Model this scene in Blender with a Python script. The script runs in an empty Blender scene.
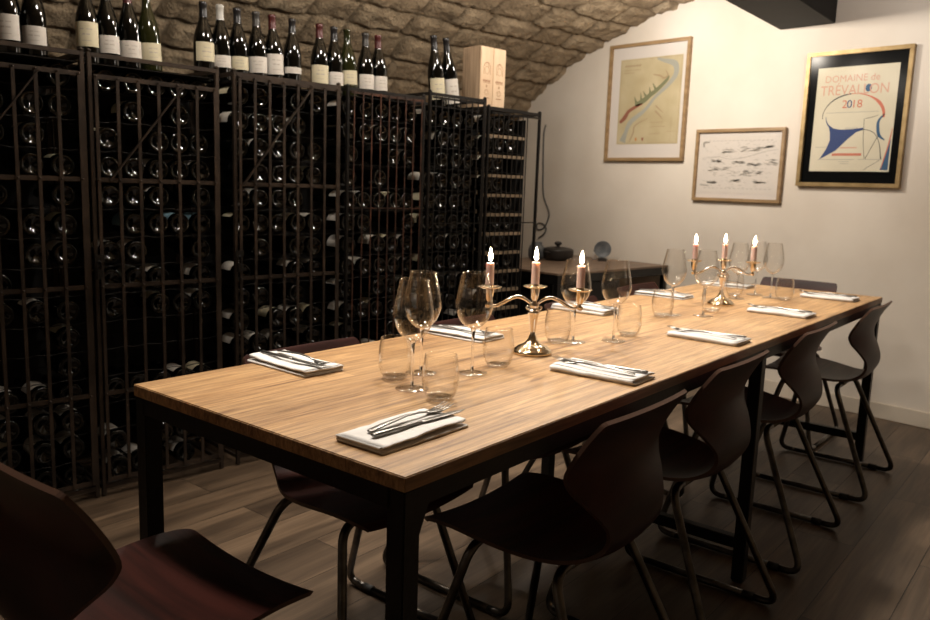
import bpy, bmesh, math, random
from mathutils import Vector, Matrix, noise
PI = math.pi
scn = bpy.context.scene
COL = scn.collection
rnd = random.Random(7)

# ------------------------------------------------------------------ materials
def mat(name, col, rough=.5, metal=0., **kw):
    m = bpy.data.materials.new(name); m.use_nodes = True
    b = m.node_tree.nodes['Principled BSDF']
    b.inputs['Base Color'].default_value = (*col, 1)
    b.inputs['Roughness'].default_value = rough
    b.inputs['Metallic'].default_value = metal
    for k, v in kw.items():
        b.inputs[k.replace('_', ' ')].default_value = v
    return m

def nodes(m):
    return m.node_tree.nodes, m.node_tree.links, m.node_tree.nodes['Principled BSDF']

def noisy(m, c1, c2, scale=5., stretch=(1, 1, 1), detail=6., lo=.35, hi=.65, bump=0., bscale=40., dist=.0, coord='Object', brough=.6):
    n, l, b = nodes(m)
    tc = n.new('ShaderNodeTexCoord'); mp = n.new('ShaderNodeMapping')
    mp.inputs['Scale'].default_value = stretch
    l.new(tc.outputs[coord], mp.inputs['Vector'])
    t = n.new('ShaderNodeTexNoise'); t.inputs['Scale'].default_value = scale
    t.inputs['Detail'].default_value = detail; t.inputs['Distortion'].default_value = dist
    l.new(mp.outputs[0], t.inputs['Vector'])
    r = n.new('ShaderNodeValToRGB'); r.color_ramp.elements[0].position = lo; r.color_ramp.elements[1].position = hi
    r.color_ramp.elements[0].color = (*c1, 1); r.color_ramp.elements[1].color = (*c2, 1)
    l.new(t.outputs['Fac'], r.inputs['Fac']); l.new(r.outputs['Color'], b.inputs['Base Color'])
    if bump:
        t2 = n.new('ShaderNodeTexNoise'); t2.inputs['Scale'].default_value = bscale; t2.inputs['Detail'].default_value = 8
        t2.inputs['Roughness'].default_value = brough
        l.new(mp.outputs[0], t2.inputs['Vector'])
        bp = n.new('ShaderNodeBump'); bp.inputs['Strength'].default_value = 1; bp.inputs['Distance'].default_value = bump
        l.new(t2.outputs['Fac'], bp.inputs['Height']); l.new(bp.outputs[0], b.inputs['Normal'])
    return m

plaster = noisy(mat('plaster', (.7, .6, .48), .85), (.66, .585, .50), (.72, .65, .565), 2.5, bump=.0012, bscale=9)
skirt_paint = noisy(mat('skirting_paint', (.6, .53, .43), .6), (.56, .49, .40), (.64, .56, .46), 6)
black_metal = noisy(mat('black_steel', (.012, .011, .01), .45, .4), (.004, .0036, .0035), (.008, .007, .0065), 12, bump=.0006, bscale=120)
cage_metal = noisy(mat('cage_iron', (.04, .03, .025), .5, .5), (.022, .015, .011), (.056, .038, .027), 9, bump=.0012, bscale=70)
rust_metal = noisy(mat('rusty_iron', (.1, .04, .02), .65, .3), (.020, .010, .006), (.085, .030, .014), 14, lo=.4, hi=.7, bump=.001, bscale=90)
dark_iron = noisy(mat('dark_iron', (.02, .016, .014), .5, .5), (.005, .004, .0035), (.013, .010, .008), 11, bump=.001, bscale=80)
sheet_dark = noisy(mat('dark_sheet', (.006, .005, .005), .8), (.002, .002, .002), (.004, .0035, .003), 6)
chrome = mat('chrome', (.55, .52, .5), .12, 1.0)
dull_chrome = noisy(mat('dull_tube_steel', (.10, .095, .09), .28, 1.0), (.07, .065, .06), (.16, .15, .14), 20)
rubber = mat('black_rubber', (.01, .01, .01), .7)
plywood = noisy(mat('dark_plywood', (.03, .012, .008), .3), (.017, .0042, .0029), (.050, .0115, .0078), 3, (1, 14, 1), dist=.4)
plywood.node_tree.nodes['Principled BSDF'].inputs['Roughness'].default_value = .42
plywood.node_tree.nodes['Principled BSDF'].inputs['Specular IOR Level'].default_value = .16
ply_edge = mat('plywood_edge', (.085, .042, .027), .45)
linen = noisy(mat('white_linen', (.8, .77, .74), .9), (.60, .575, .55), (.68, .655, .63), 30, bump=.0004, bscale=500)
steel = mat('cutlery_steel', (.24, .228, .215), .30, 1.0)
brass = noisy(mat('polished_brass', (.82, .60, .34), .16, 1.0), (.80, .64, .44), (.88, .76, .58), 12)
silvered = mat('worn_silver', (.86, .80, .73), .14, 1.0)
wax = mat('mauve_wax', (.50, .37, .345), .5, 0, Subsurface_Weight=.5, Subsurface_Radius=(.022, .015, .012), Subsurface_Scale=.8)
wick_m = mat('wick', (.02, .015, .01), .9)
bottle_glass = mat('dark_bottle_glass', (.001, .0012, .001), .06, 0, Specular_IOR_Level=.55)
green_glass = mat('olive_bottle_glass', (.012, .013, .0035), .08, 0, Specular_IOR_Level=.5)
paper_w = noisy(mat('label_paper', (.66, .62, .57), .7), (.48, .44, .40), (.56, .52, .47), 20)
paper_c = noisy(mat('cream_label_paper', (.66, .60, .42), .7), (.47, .42, .29), (.55, .49, .35), 20)
label_ink = mat('label_ink', (.36, .32, .28), .8)
foil_black = mat('black_foil', (.012, .011, .012), .3, .3)
foil_red = mat('red_foil', (.055, .008, .008), .4, .2)
foil_white = mat('white_foil', (.33, .315, .29), .4)
foil_grey = mat('grey_foil', (.035, .032, .03), .4, .4)
foil_blue = mat('pale_blue_label', (.17, .29, .36), .6)
gold_frame = noisy(mat('gold_frame', (.55, .36, .14), .45, .6), (.22, .145, .06), (.33, .23, .11), 18, bump=.0005, bscale=60)
oak_frame = noisy(mat('honey_wood_frame', (.42, .25, .10), .45), (.25, .155, .070), (.36, .235, .12), 5, (1, 1, 6))
mount_white = mat('picture_mount', (.66, .60, .55), .8)
mount_black = mat('black_mount', (.003, .003, .003), .8, 0, Specular_IOR_Level=.05)
poster_paper = noisy(mat('poster_paper', (.64, .58, .44), .75), (.61, .55, .41), (.68, .62, .48), 3)
ink_red = mat('red_ink', (.55, .16, .10), .8)
ink_rose = mat('faded_red_ink', (.60, .33, .24), .8)
ink_blue = mat('blue_ink', (.035, .06, .17), .8)
ink_steel = mat('steel_blue_ink', (.04, .10, .19), .8)
ink_black = mat('black_ink', (.05, .05, .055), .8)
ink_grey = mat('grey_ink', (.28, .26, .24), .8)
crate_wood = noisy(mat('pale_pine', (.62, .45, .30), .65), (.56, .39, .25), (.68, .51, .35), 3, (6, 6, 1), bump=.0005, bscale=60)
crate_side = noisy(mat('pine_end_grain', (.36, .25, .16), .75), (.26, .18, .11), (.42, .30, .20), 5, (22, 22, .6))
brand_mark = mat('burnt_brand', (.30, .15, .08), .8)
side_wood = noisy(mat('sideboard_top_wood', (.2, .13, .085), .45), (.15, .10, .07), (.23, .155, .105), 3, (1, 8, 1))
pot_black = mat('black_cast_iron', (.03, .026, .024), .45, .2)
grey_stone = noisy(mat('grey_ceramic', (.12, .13, .14), .5), (.09, .10, .11), (.17, .18, .19), 25)
cable_m = mat('grey_cable', (.09, .085, .08), .6)
duct_m = noisy(mat('black_duct', (.012, .012, .013), .6, 0, Specular_IOR_Level=.12), (.005, .005, .005), (.008, .0075, .007), 4)
slat_wood = noisy(mat('pale_slat_wood', (.36, .27, .18), .7), (.20, .145, .09), (.33, .25, .17), 6, (6, 1, 1))

def emis(name, col, strength):
    m = bpy.data.materials.new(name); m.use_nodes = True
    n, l = m.node_tree.nodes, m.node_tree.links
    n.clear(); o = n.new('ShaderNodeOutputMaterial'); e = n.new('ShaderNodeEmission')
    e.inputs[0].default_value = (*col, 1); e.inputs[1].default_value = strength
    l.new(e.outputs[0], o.inputs[0]); return m
flame_m = emis('candle_flame', (1, .74, .46), 60)

def thin_glass(name, tint=(.992, .99, .986), gloss=1., power=2.9, base=.022, rough=.07):
    m = bpy.data.materials.new(name); m.use_nodes = True
    n, l = m.node_tree.nodes, m.node_tree.links
    n.clear(); o = n.new('ShaderNodeOutputMaterial')
    tr = n.new('ShaderNodeBsdfTransparent'); tr.inputs[0].default_value = (*tint, 1)
    g = n.new('ShaderNodeBsdfGlossy'); g.inputs['Roughness'].default_value = rough; g.inputs[0].default_value = (.95, .93, .9, 1)
    lw = n.new('ShaderNodeLayerWeight'); lw.inputs['Blend'].default_value = .5
    pw = n.new('ShaderNodeMath'); pw.operation = 'POWER'; pw.inputs[1].default_value = power
    mr = n.new('ShaderNodeMapRange'); mr.inputs['To Min'].default_value = base; mr.inputs['To Max'].default_value = gloss
    mx = n.new('ShaderNodeMixShader')
    l.new(lw.outputs['Facing'], pw.inputs[0]); l.new(pw.outputs[0], mr.inputs['Value']); l.new(mr.outputs[0], mx.inputs[0])
    l.new(tr.outputs[0], mx.inputs[1]); l.new(g.outputs[0], mx.inputs[2]); l.new(mx.outputs[0], o.inputs[0])
    return m
bowl_glass = thin_glass('thin_wine_glass')
pane_glass = thin_glass('picture_glass', (.98, .98, .98), .22, 5., .0015, .16)
foot_glass = thin_glass('thick_foot_glass', (.93, .92, .90), .75, 2.2, .10)
solid_glass = mat('solid_glass', (1, 1, 1), .0, 0, Transmission_Weight=1.0, IOR=1.48)

# table wood
def table_wood():
    m = mat('oak_planks', (.5, .33, .19), .42)
    n, l, b = nodes(m)
    tc = n.new('ShaderNodeTexCoord')
    def nz(scale, st, det=8, dist=0, rough=.6):
        mp = n.new('ShaderNodeMapping'); mp.inputs['Scale'].default_value = st
        l.new(tc.outputs['Object'], mp.inputs['Vector'])
        t = n.new('ShaderNodeTexNoise'); t.inputs['Scale'].default_value = scale; t.inputs['Detail'].default_value = det
        t.inputs['Distortion'].default_value = dist; t.inputs['Roughness'].default_value = rough
        l.new(mp.outputs[0], t.inputs['Vector']); return t
    def ramp(t, a, ca, c, cc):
        r = n.new('ShaderNodeValToRGB'); e = r.color_ramp.elements
        e[0].position = a; e[0].color = (*ca, 1); e[1].position = c; e[1].color = (*cc, 1)
        l.new(t, r.inputs['Fac']); return r.outputs['Color']
    def mul(a, c, f=1.):
        x = n.new('ShaderNodeMix'); x.data_type = 'RGBA'; x.blend_type = 'MULTIPLY'; x.inputs['Factor'].default_value = f
        l.new(a, x.inputs['A']); l.new(c, x.inputs['B']); return x.outputs['Result']
    big = ramp(nz(2.2, (.8, 3, 3), 4).outputs['Fac'], .3, (.37, .212, .092), .72, (.54, .345, .175))
    grain = ramp(nz(9, (.55, 13, 6), 10, .9, .68).outputs['Fac'], .37, (.44, .37, .29), .60, (1.14, 1.11, 1.06))
    streak = ramp(nz(4.5, (.35, 9, 4), 5, 1.6).outputs['Fac'], .33, (.50, .42, .34), .50, (1.02, 1.02, 1.0))
    knots = ramp(nz(7, (.6, 2.6, 2), 2, .6).outputs['Fac'], .24, (.45, .36, .28), .31, (1, 1, 1))
    bk = n.new('ShaderNodeTexBrick'); bk.offset = .37
    mp = n.new('ShaderNodeMapping'); mp.inputs['Location'].default_value = (.35, .0, 0)
    l.new(tc.outputs['Object'], mp.inputs['Vector']); l.new(mp.outputs[0], bk.inputs['Vector'])
    for k, v in (('Scale', 1), ('Mortar Size', .0009), ('Mortar Smooth', .3), ('Bias', 0), ('Brick Width', 1.15), ('Row Height', .124)):
        bk.inputs[k].default_value = v
    bk.inputs['Color1'].default_value = (.86, .84, .80, 1); bk.inputs['Color2'].default_value = (1.06, 1.05, 1.03, 1); bk.inputs['Mortar'].default_value = (.50, .44, .38, 1)
    c = mul(mul(mul(mul(big, grain, .85), streak, .8), knots, .8), bk.outputs['Color'])
    l.new(c, b.inputs['Base Color'])
    bp = n.new('ShaderNodeBump'); bp.inputs['Distance'].default_value = .0012; bp.inputs['Strength'].default_value = .8
    l.new(nz(9, (.55, 13, 6), 10, .9, .68).outputs['Fac'], bp.inputs['Height']); l.new(bp.outputs[0], b.inputs['Normal'])
    return m
oak = table_wood()

TY = 0.1303
def floor_mat():
    m = mat('wood_look_floor', (.15, .11, .08), .45)
    n, l, b = nodes(m)
    tc = n.new('ShaderNodeTexCoord'); rot = n.new('ShaderNodeMapping')
    rot.inputs['Rotation'].default_value = (0, 0, -TY)
    l.new(tc.outputs['Object'], rot.inputs['Vector'])
    mp = n.new('ShaderNodeMapping'); mp.inputs['Location'].default_value = (5.155, 3.895 + .0, 0)
    l.new(rot.outputs[0], mp.inputs['Vector'])
    bk = n.new('ShaderNodeTexBrick'); bk.offset = .5
    l.new(mp.outputs[0], bk.inputs['Vector'])
    for k, v in (('Scale', 1), ('Mortar Size', .0016), ('Mortar Smooth', .2), ('Bias', 0), ('Brick Width', 1.2), ('Row Height', .195)):
        bk.inputs[k].default_value = v
    bk.inputs['Color1'].default_value = (.74, .72, .70, 1); bk.inputs['Color2'].default_value = (1.1, 1.08, 1.05, 1); bk.inputs['Mortar'].default_value = (.18, .15, .13, 1)
    def nz(scale, st, det, dist):
        q = n.new('ShaderNodeMapping'); q.inputs['Scale'].default_value = st
        l.new(rot.outputs[0], q.inputs['Vector'])
        add = n.new('ShaderNodeVectorMath'); add.operation = 'MULTIPLY_ADD'
        l.new(bk.outputs['Color'], add.inputs[0]); add.inputs[1].default_value = (17, 9, 5); l.new(q.outputs[0], add.inputs[2])
        t = n.new('ShaderNodeTexNoise'); t.inputs['Scale'].default_value = scale; t.inputs['Detail'].default_value = det; t.inputs['Distortion'].default_value = dist
        l.new(add.outputs[0], t.inputs['Vector']); return t.outputs['Fac']
    def ramp(t, a, ca, c, cc):
        r = n.new('ShaderNodeValToRGB'); e = r.color_ramp.elements
        e[0].position = a; e[0].color = (*ca, 1); e[1].position = c; e[1].color = (*cc, 1)
        l.new(t, r.inputs['Fac']); return r.outputs['Color']
    def mul(a, c, f=1.):
        x = n.new('ShaderNodeMix'); x.data_type = 'RGBA'; x.blend_type = 'MULTIPLY'; x.inputs['Factor'].default_value = f
        l.new(a, x.inputs['A']); l.new(c, x.inputs['B']); return x.outputs['Result']
    c = mul(ramp(nz(2, (.7, 5, 1), 5, .8), .32, (.050, .033, .021), .68, (.150, .104, .068)), bk.outputs['Color'])
    c = mul(c, ramp(nz(6, (.6, 14, 1), 9, .6), .35, (.72, .68, .64), .62, (1.05, 1.04, 1.03)))
    l.new(c, b.inputs['Base Color'])
    bp = n.new('ShaderNodeBump'); bp.inputs['Distance'].default_value = .0015; bp.invert = True
    l.new(bk.outputs['Fac'], bp.inputs['Height']); l.new(bp.outputs[0], b.inputs['Normal'])
    return m

def stone_mat():
    m = mat('vault_stone', (.3, .24, .17), .92)
    n, l, b = nodes(m)
    at = n.new('ShaderNodeAttribute'); at.attribute_name = 'stone'
    tc = n.new('ShaderNodeTexCoord')
    t = n.new('ShaderNodeTexNoise'); t.inputs['Scale'].default_value = 9; t.inputs['Detail'].default_value = 10; t.inputs['Roughness'].default_value = .65
    l.new(tc.outputs['Object'], t.inputs['Vector'])
    r = n.new('ShaderNodeValToRGB'); r.color_ramp.elements[0].position = .3; r.color_ramp.elements[1].position = .72
    r.color_ramp.elements[0].color = (.52, .47, .40, 1); r.color_ramp.elements[1].color = (1.22, 1.16, 1.06, 1)
    l.new(t.outputs['Fac'], r.inputs['Fac'])
    x = n.new('ShaderNodeMix'); x.data_type = 'RGBA'; x.blend_type = 'MULTIPLY'; x.inputs['Factor'].default_value = 1
    l.new(at.outputs['Color'], x.inputs['A']); l.new(r.outputs['Color'], x.inputs['B']); l.new(x.outputs['Result'], b.inputs['Base Color'])
    t2 = n.new('ShaderNodeTexNoise'); t2.inputs['Scale'].default_value = 34; t2.inputs['Detail'].default_value = 10; t2.inputs['Roughness'].default_value = .7
    l.new(tc.outputs['Object'], t2.inputs['Vector'])
    v = n.new('ShaderNodeTexVoronoi'); v.inputs['Scale'].default_value = 60; l.new(tc.outputs['Object'], v.inputs['Vector'])
    ad = n.new('ShaderNodeMath'); ad.operation = 'MULTIPLY_ADD'; l.new(v.outputs['Distance'], ad.inputs[0]); ad.inputs[1].default_value = .35; l.new(t2.outputs['Fac'], ad.inputs[2])
    bp = n.new('ShaderNodeBump'); bp.inputs['Distance'].default_value = .018; bp.inputs['Strength'].default_value = 1
    l.new(ad.outputs[0], bp.inputs['Height']); l.new(bp.outputs[0], b.inputs['Normal'])
    return m
stone = stone_mat()

# ------------------------------------------------------------------ mesh helpers
class MB:
    def __init__(s): s.v = []; s.f = []; s.m = []; s.s = []
    def add(s, vs, fs, mi=0, smooth=False):
        o = len(s.v); s.v += [tuple(p) for p in vs]
        for f in fs: s.f.append(tuple(i + o for i in f)); s.m.append(mi); s.s.append(smooth)
        return s
    def box(s, x0, x1, y0, y1, z0, z1, mi=0):
        vs = [(x, y, z) for x in (x0, x1) for y in (y0, y1) for z in (z0, z1)]
        return s.add(vs, [(0, 1, 3, 2), (4, 6, 7, 5), (0, 4, 5, 1), (2, 3, 7, 6), (0, 2, 6, 4), (1, 5, 7, 3)], mi)
    def bbox(s, x0, x1, y0, y1, z0, z1, r=.002, mi=0):
        bm = bmesh.new(); bmesh.ops.create_cube(bm, size=1)
        for v in bm.verts:
            v.co = Vector(((x0 + x1) / 2 + v.co.x * (x1 - x0), (y0 + y1) / 2 + v.co.y * (y1 - y0), (z0 + z1) / 2 + v.co.z * (z1 - z0)))
        bmesh.ops.bevel(bm, geom=bm.edges[:], offset=r, segments=2, affect='EDGES')
        bm.verts.index_update()
        s.add([v.co[:] for v in bm.verts], [[v.index for v in f.verts] for f in bm.faces], mi); bm.free(); return s
    def tube(s, pts, r, n=10, mi=0, cap=True, closed=False):
        pts = [Vector(p) for p in pts]; N = len(pts)
        rs = r if isinstance(r, (list, tuple)) else [r] * N
        vs = []; up = None
        for i, p in enumerate(pts):
            a = pts[(i - 1) % N] if (closed or i > 0) else p
            c = pts[(i + 1) % N] if (closed or i < N - 1) else p
            t = (c - a).normalized()
            if up is None:
                up = Vector((0, 0, 1)) if abs(t.z) < .9 else Vector((1, 0, 0))
            x = up - t * up.dot(t)
            if x.length < 1e-6: x = t.orthogonal()
            x.normalize(); y = t.cross(x); up = x
            for k in range(n):
                an = 2 * PI * k / n; vs.append(p + (x * math.cos(an) + y * math.sin(an)) * rs[i])
        fs = []
        for i in range(N if closed else N - 1):
            j = (i + 1) % N
            for k in range(n):
                k2 = (k + 1) % n; fs.append((i * n + k, i * n + k2, j * n + k2, j * n + k))
        s.add(vs, fs, mi, True)
        if cap and not closed:
            o = len(s.v) - len(vs)
            s.f.append(tuple(o + k for k in range(n - 1, -1, -1))); s.m.append(mi); s.s.append(False)
            s.f.append(tuple(o + (N - 1) * n + k for k in range(n))); s.m.append(mi); s.s.append(False)
        return s
    def bar(s, a, b, w, t, up=(0, 0, 1), mi=0):
        a = Vector(a); b = Vector(b); d = (b - a).normalized(); u = Vector(up)
        x = d.cross(u)
        if x.length < 1e-5: x = d.cross(Vector((0, 1, 0)))
        x.normalize(); y = d.cross(x)
        vs = [p + x * sx * w / 2 + y * sy * t / 2 for p in (a, b) for sx, sy in ((-1, -1), (1, -1), (1, 1), (-1, 1))]
        return s.add(vs, [(0, 1, 2, 3), (7, 6, 5, 4), (0, 4, 5, 1), (1, 5, 6, 2), (2, 6, 7, 3), (3, 7, 4, 0)], mi)
    def lathe(s, prof, n=24, c=(0, 0, 0), mi=0, smooth=True, ax='z', ripple=None):
        vs = []; N = len(prof)
        for i, (r, z) in enumerate(prof):
            for k in range(n):
                an = 2 * PI * k / n; rr = r * (ripple(an, i) if ripple else 1)
                p = (rr * math.cos(an), rr * math.sin(an), z)
                if ax == 'y': p = (p[0], z, p[1])
                vs.append((p[0] + c[0], p[1] + c[1], p[2] + c[2]))
        fs = []
        for i in range(N - 1):
            for k in range(n):
                k2 = (k + 1) % n
                q = (i * n + k, i * n + k2, (i + 1) * n + k2, (i + 1) * n + k)
                fs.append(q if ax == 'z' else q[::-1])
        return s.add(vs, fs, mi, smooth)
    def poly(s, pts, mi=0): return s.add(pts, [tuple(range(len(pts)))], mi)
    def build(s, name, mats, parent=None, loc=None):
        me = bpy.data.meshes.new(name); me.from_pydata(s.v, [], s.f)
        for m in (mats if isinstance(mats, (list, tuple)) else [mats]): me.materials.append(m)
        for p, mi, sm in zip(me.polygons, s.m, s.s): p.material_index = mi; p.use_smooth = sm
        me.update(); o = bpy.data.objects.new(name, me); COL.objects.link(o)
        if parent: o.parent = parent
        if loc: o.location = loc
        return o

def tag(o, label, cat, group=None):
    o['label'] = label; o['category'] = cat
    if group: o['group'] = group
    return o
def thing(name, label, cat, loc=(0, 0, 0), rz=0., group=None, rot=None):
    o = bpy.data.objects.new(name, None); COL.objects.link(o); o.empty_display_size = .1
    o.location = loc; o.rotation_euler = rot if rot else (0, 0, rz)
    return tag(o, label, cat, group)
def struct(o): o['kind'] = 'structure'; return o
def dup(root, loc, rz=None, label=None, rot=None):
    r = root.copy(); COL.objects.link(r); r.location = loc
    if rz is not None: r.rotation_euler = (0, 0, rz)
    if rot is not None: r.rotation_euler = rot
    if label: r['label'] = label
    for ch in list(root.children):
        c = ch.copy(); COL.objects.link(c); c.parent = r
        for g in list(ch.children):
            d = g.copy(); COL.objects.link(d); d.parent = c
    return r
def smooth_path(pts, k=6):
    pts = [Vector(p) for p in pts]; out = []
    P = [pts[0] * 2 - pts[1]] + pts + [pts[-1] * 2 - pts[-2]]
    for i in range(1, len(P) - 2):
        for j in range(k):
            t = j / k; a, b, c, d = P[i - 1], P[i], P[i + 1], P[i + 2]
            out.append(.5 * ((2 * b) + (c - a) * t + (2 * a - 5 * b + 4 * c - d) * t * t + (3 * b - a - 3 * c + d) * t ** 3))
    out.append(pts[-1]); return out
def fillet(pts, rads, k=6):
    out = [Vector(pts[0])]
    for i in range(1, len(pts) - 1):
        p = Vector(pts[i]); a = (Vector(pts[i - 1]) - p); b = (Vector(pts[i + 1]) - p)
        r = rads[i - 1]; A = p + a.normalized() * r; B = p + b.normalized() * r
        for j in range(k + 1):
            t = j / k; out.append((1 - t) ** 2 * A + 2 * t * (1 - t) * p + t * t * B)
    out.append(Vector(pts[-1])); return out
CT, ST = math.cos(TY), math.sin(TY)
def W(u, v, z=0.): return Vector((CT * u - ST * v, ST * u + CT * v, z))
def text_mesh(txt, size, to_world, mi_off=None, squash=1.):
    cu = bpy.data.curves.new('lettering', 'FONT'); cu.body = txt; cu.size = size; cu.align_x = 'CENTER'; cu.align_y = 'CENTER'; cu.resolution_u = 3
    o = bpy.data.objects.new('lettering', cu); me = o.to_mesh()
    vs = [to_world(v.co.x * squash, v.co.y) for v in me.vertices]; fs = [tuple(p.vertices) for p in me.polygons]
    o.to_mesh_clear(); bpy.data.objects.remove(o); bpy.data.curves.remove(cu)
    return vs, fs

# ------------------------------------------------------------------ room
XW, XB = 3.847, -2.6
YL, YRt = 3.7, -1.7
fl = struct(MB().box(XB - .1, XW + .1, YRt - .1, YL + .15, -.1, 0).build('floor', floor_mat()))
wb = struct(MB().box(XW, XW + .12, YRt - .1, YL + .15, 0, 2.62).build('wall_back', plaster))
wf = struct(MB().box(XB - .12, XB, YRt - .1, YL + .15, 0, 2.62).build('wall_front', plaster))
struct(MB().bbox(XW - .012, XW, YRt, YL - .02, 0, .085, .003).build('baseboard_back', skirt_paint))

# vault: ellipse centre y=1, z=1, a=2.7, b=1.45 on low walls
def vault():
    A, B, yc, zc = 2.7, 1.45, 1.0, 1.0
    N = 4000; tab = [(0., yc + A, zc, (-1., 0.))]
    s = 0; py, pz = yc + A, zc
    for i in range(1, N + 1):
        t = PI * i / N; y = yc + A * math.cos(t); z = zc + B * math.sin(t)
        s += math.hypot(y - py, z - pz); py, pz = y, z
        nx, nz_ = -math.cos(t) / A, -math.sin(t) / B; L = math.hypot(nx, nz_)
        tab.append((s, y, z, (nx / L, nz_ / L)))
    S = s
    def at(q):
        if q <= 0: return yc + A, zc + q, (-1., 0.)
        if q >= S: return yc - A, zc - (q - S), (1., 0.)
        lo, hi = 0, N
        while hi - lo > 1:
            m = (lo + hi) // 2
            if tab[m][0] < q: lo = m
            else: hi = m
        a, b = tab[lo], tab[hi]; f = (q - a[0]) / (b[0] - a[0] + 1e-12)
        return a[1] + (b[1] - a[1]) * f, a[2] + (b[2] - a[2]) * f, a[3]
    rr = random.Random(3)
    rows = []; q = -1.05
    while q < S + 1.1:
        h = rr.uniform(.15, .215); x = XB - rr.uniform(0, .3); cuts = [x]
        while x < XW + .4: x += rr.uniform(.24, .46); cuts.append(x)
        rows.append((q, q + h, cuts, [rr.random() for _ in cuts])); q += h
    def disp(x, q):
        n1 = noise.noise(Vector((x * 3.1, q * 3.1, 1.3))); n2 = noise.noise(Vector((x * 2.7, q * 2.7, 7.7)))
        xx = x + n2 * .035; qq = q + n1 * .028
        for r in rows:
            if r[0] <= qq < r[1]: break
        cuts = r[2]
        for i in range(len(cuts) - 1):
            if cuts[i] <= xx < cuts[i + 1]: break
        d = min((qq - r[0]) * 1.0, (r[1] - qq) * 1.0, xx - cuts[i], cuts[i + 1] - xx)
        e = min(max(d / .030, 0), 1); e = e * e * (3 - 2 * e)
        rv = r[3][i]; rough = noise.fractal(Vector((x * 11, q * 11, rv * 9)), 1., 2., 4) * .017
        return e * (.018 + .018 * rv) + rough * (.3 + .7 * e), e, rv
    def axis(a, b, fine_a, fine_b, f, c):
        out = []; x = a
        while x < b - 1e-6:
            out.append(x); x += f if fine_a <= x < fine_b else c
        out.append(b); return out
    xs = axis(XB, XW, .1, XW, .016, .05)
    def surf(name, q0, q1, fa, fb, f=.014):
        qs = axis(q0, q1, fa, fb, f, .05)
        vs = []; cols = []
        for qv in qs:
            y, z, nn = at(qv)
            for x in xs:
                h, e, rv = disp(x, qv); h -= .012
                vs.append((x, y + nn[0] * h, z + nn[1] * h))
                base = Vector((.36, .285, .20)).lerp(Vector((.47, .385, .285)), rv)
                col = Vector((.30, .24, .17)).lerp(base, e); cols.append((*col, 1))
        nx = len(xs); fs = []
        for j in range(len(qs) - 1):
            for i in range(nx - 1):
                fs.append((j * nx + i, j * nx + i + 1, (j + 1) * nx + i + 1, (j + 1) * nx + i))
        m = MB(); m.add(vs, fs, 0, True); o = m.build(name, stone)
        a = o.data.color_attributes.new('stone', 'FLOAT_COLOR', 'POINT')
        for i, c in enumerate(cols): a.data[i].color = c
        return struct(o)
    surf('wall_left', -1.0, 0.0, 5, 5)
    surf('ceiling', 0.0, S, .25, 3.4)
    surf('wall_right', S, S + 1.0, 5, 5)
vault()

# duct box under the vault
d = MB().bbox(2.75, XW - .001, 1.072, 1.384, 2.105, 2.40, .004)
d.v = [(x, y - .133 * (XW - x), z) for x, y, z in d.v]
tag(d.build('ceiling_duct', duct_m), 'matt black box duct running along the vault to the back wall', 'duct')

# ------------------------------------------------------------------ table
L, WD, H, TH = 3.0206, .7427, .75, .024
tb = thing('dining_table', 'long oak plank dining table on square black steel legs', 'table', W(0, 0), TY)
MB().bbox(0, L, 0, WD, H - TH, H, .0018).build('tabletop', oak, tb)
LG = .036; ap = MB(); z0, z1 = H - TH - .032, H - TH
ap.box(.038, L - .038, .004, .030, z0, z1); ap.box(.038, L - .038, WD - .030, WD - .004, z0, z1)
for u in (.002, 1.53 - .018, L - .038): ap.box(u, u + LG, .030, WD - .030, z0, z1)
for u0, s_ in ((.038, 1), (L - .038, -1)):
    for v in (.004, WD - .026):
        ap.add([(u0, v, z0), (u0 + s_ * .02, v, z0), (u0, v, z0 - .045), (u0, v + .022, z0), (u0 + s_ * .02, v + .022, z0), (u0, v + .022, z0 - .045)], [(0, 1, 2), (3, 5, 4), (0, 3, 4, 1), (1, 4, 5, 2), (2, 5, 3, 0)])
ap.build('apron_frame', black_metal, tb)
for u in (.002, 1.512, L - .038):
    for v in (.002, WD - .038):
        g = MB().bbox(u, u + LG, v, v + LG, .006, z1, .002).build('leg', black_metal, tb)
        MB().box(u + .004, u + .032, v + .004, v + .032, 0, .006).build('foot_cap', rubber, g)
    MB().bbox(u + .002, u + .034, .038, WD - .038, .105, .14, .002).build('crossbar', black_metal, tb)

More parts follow.
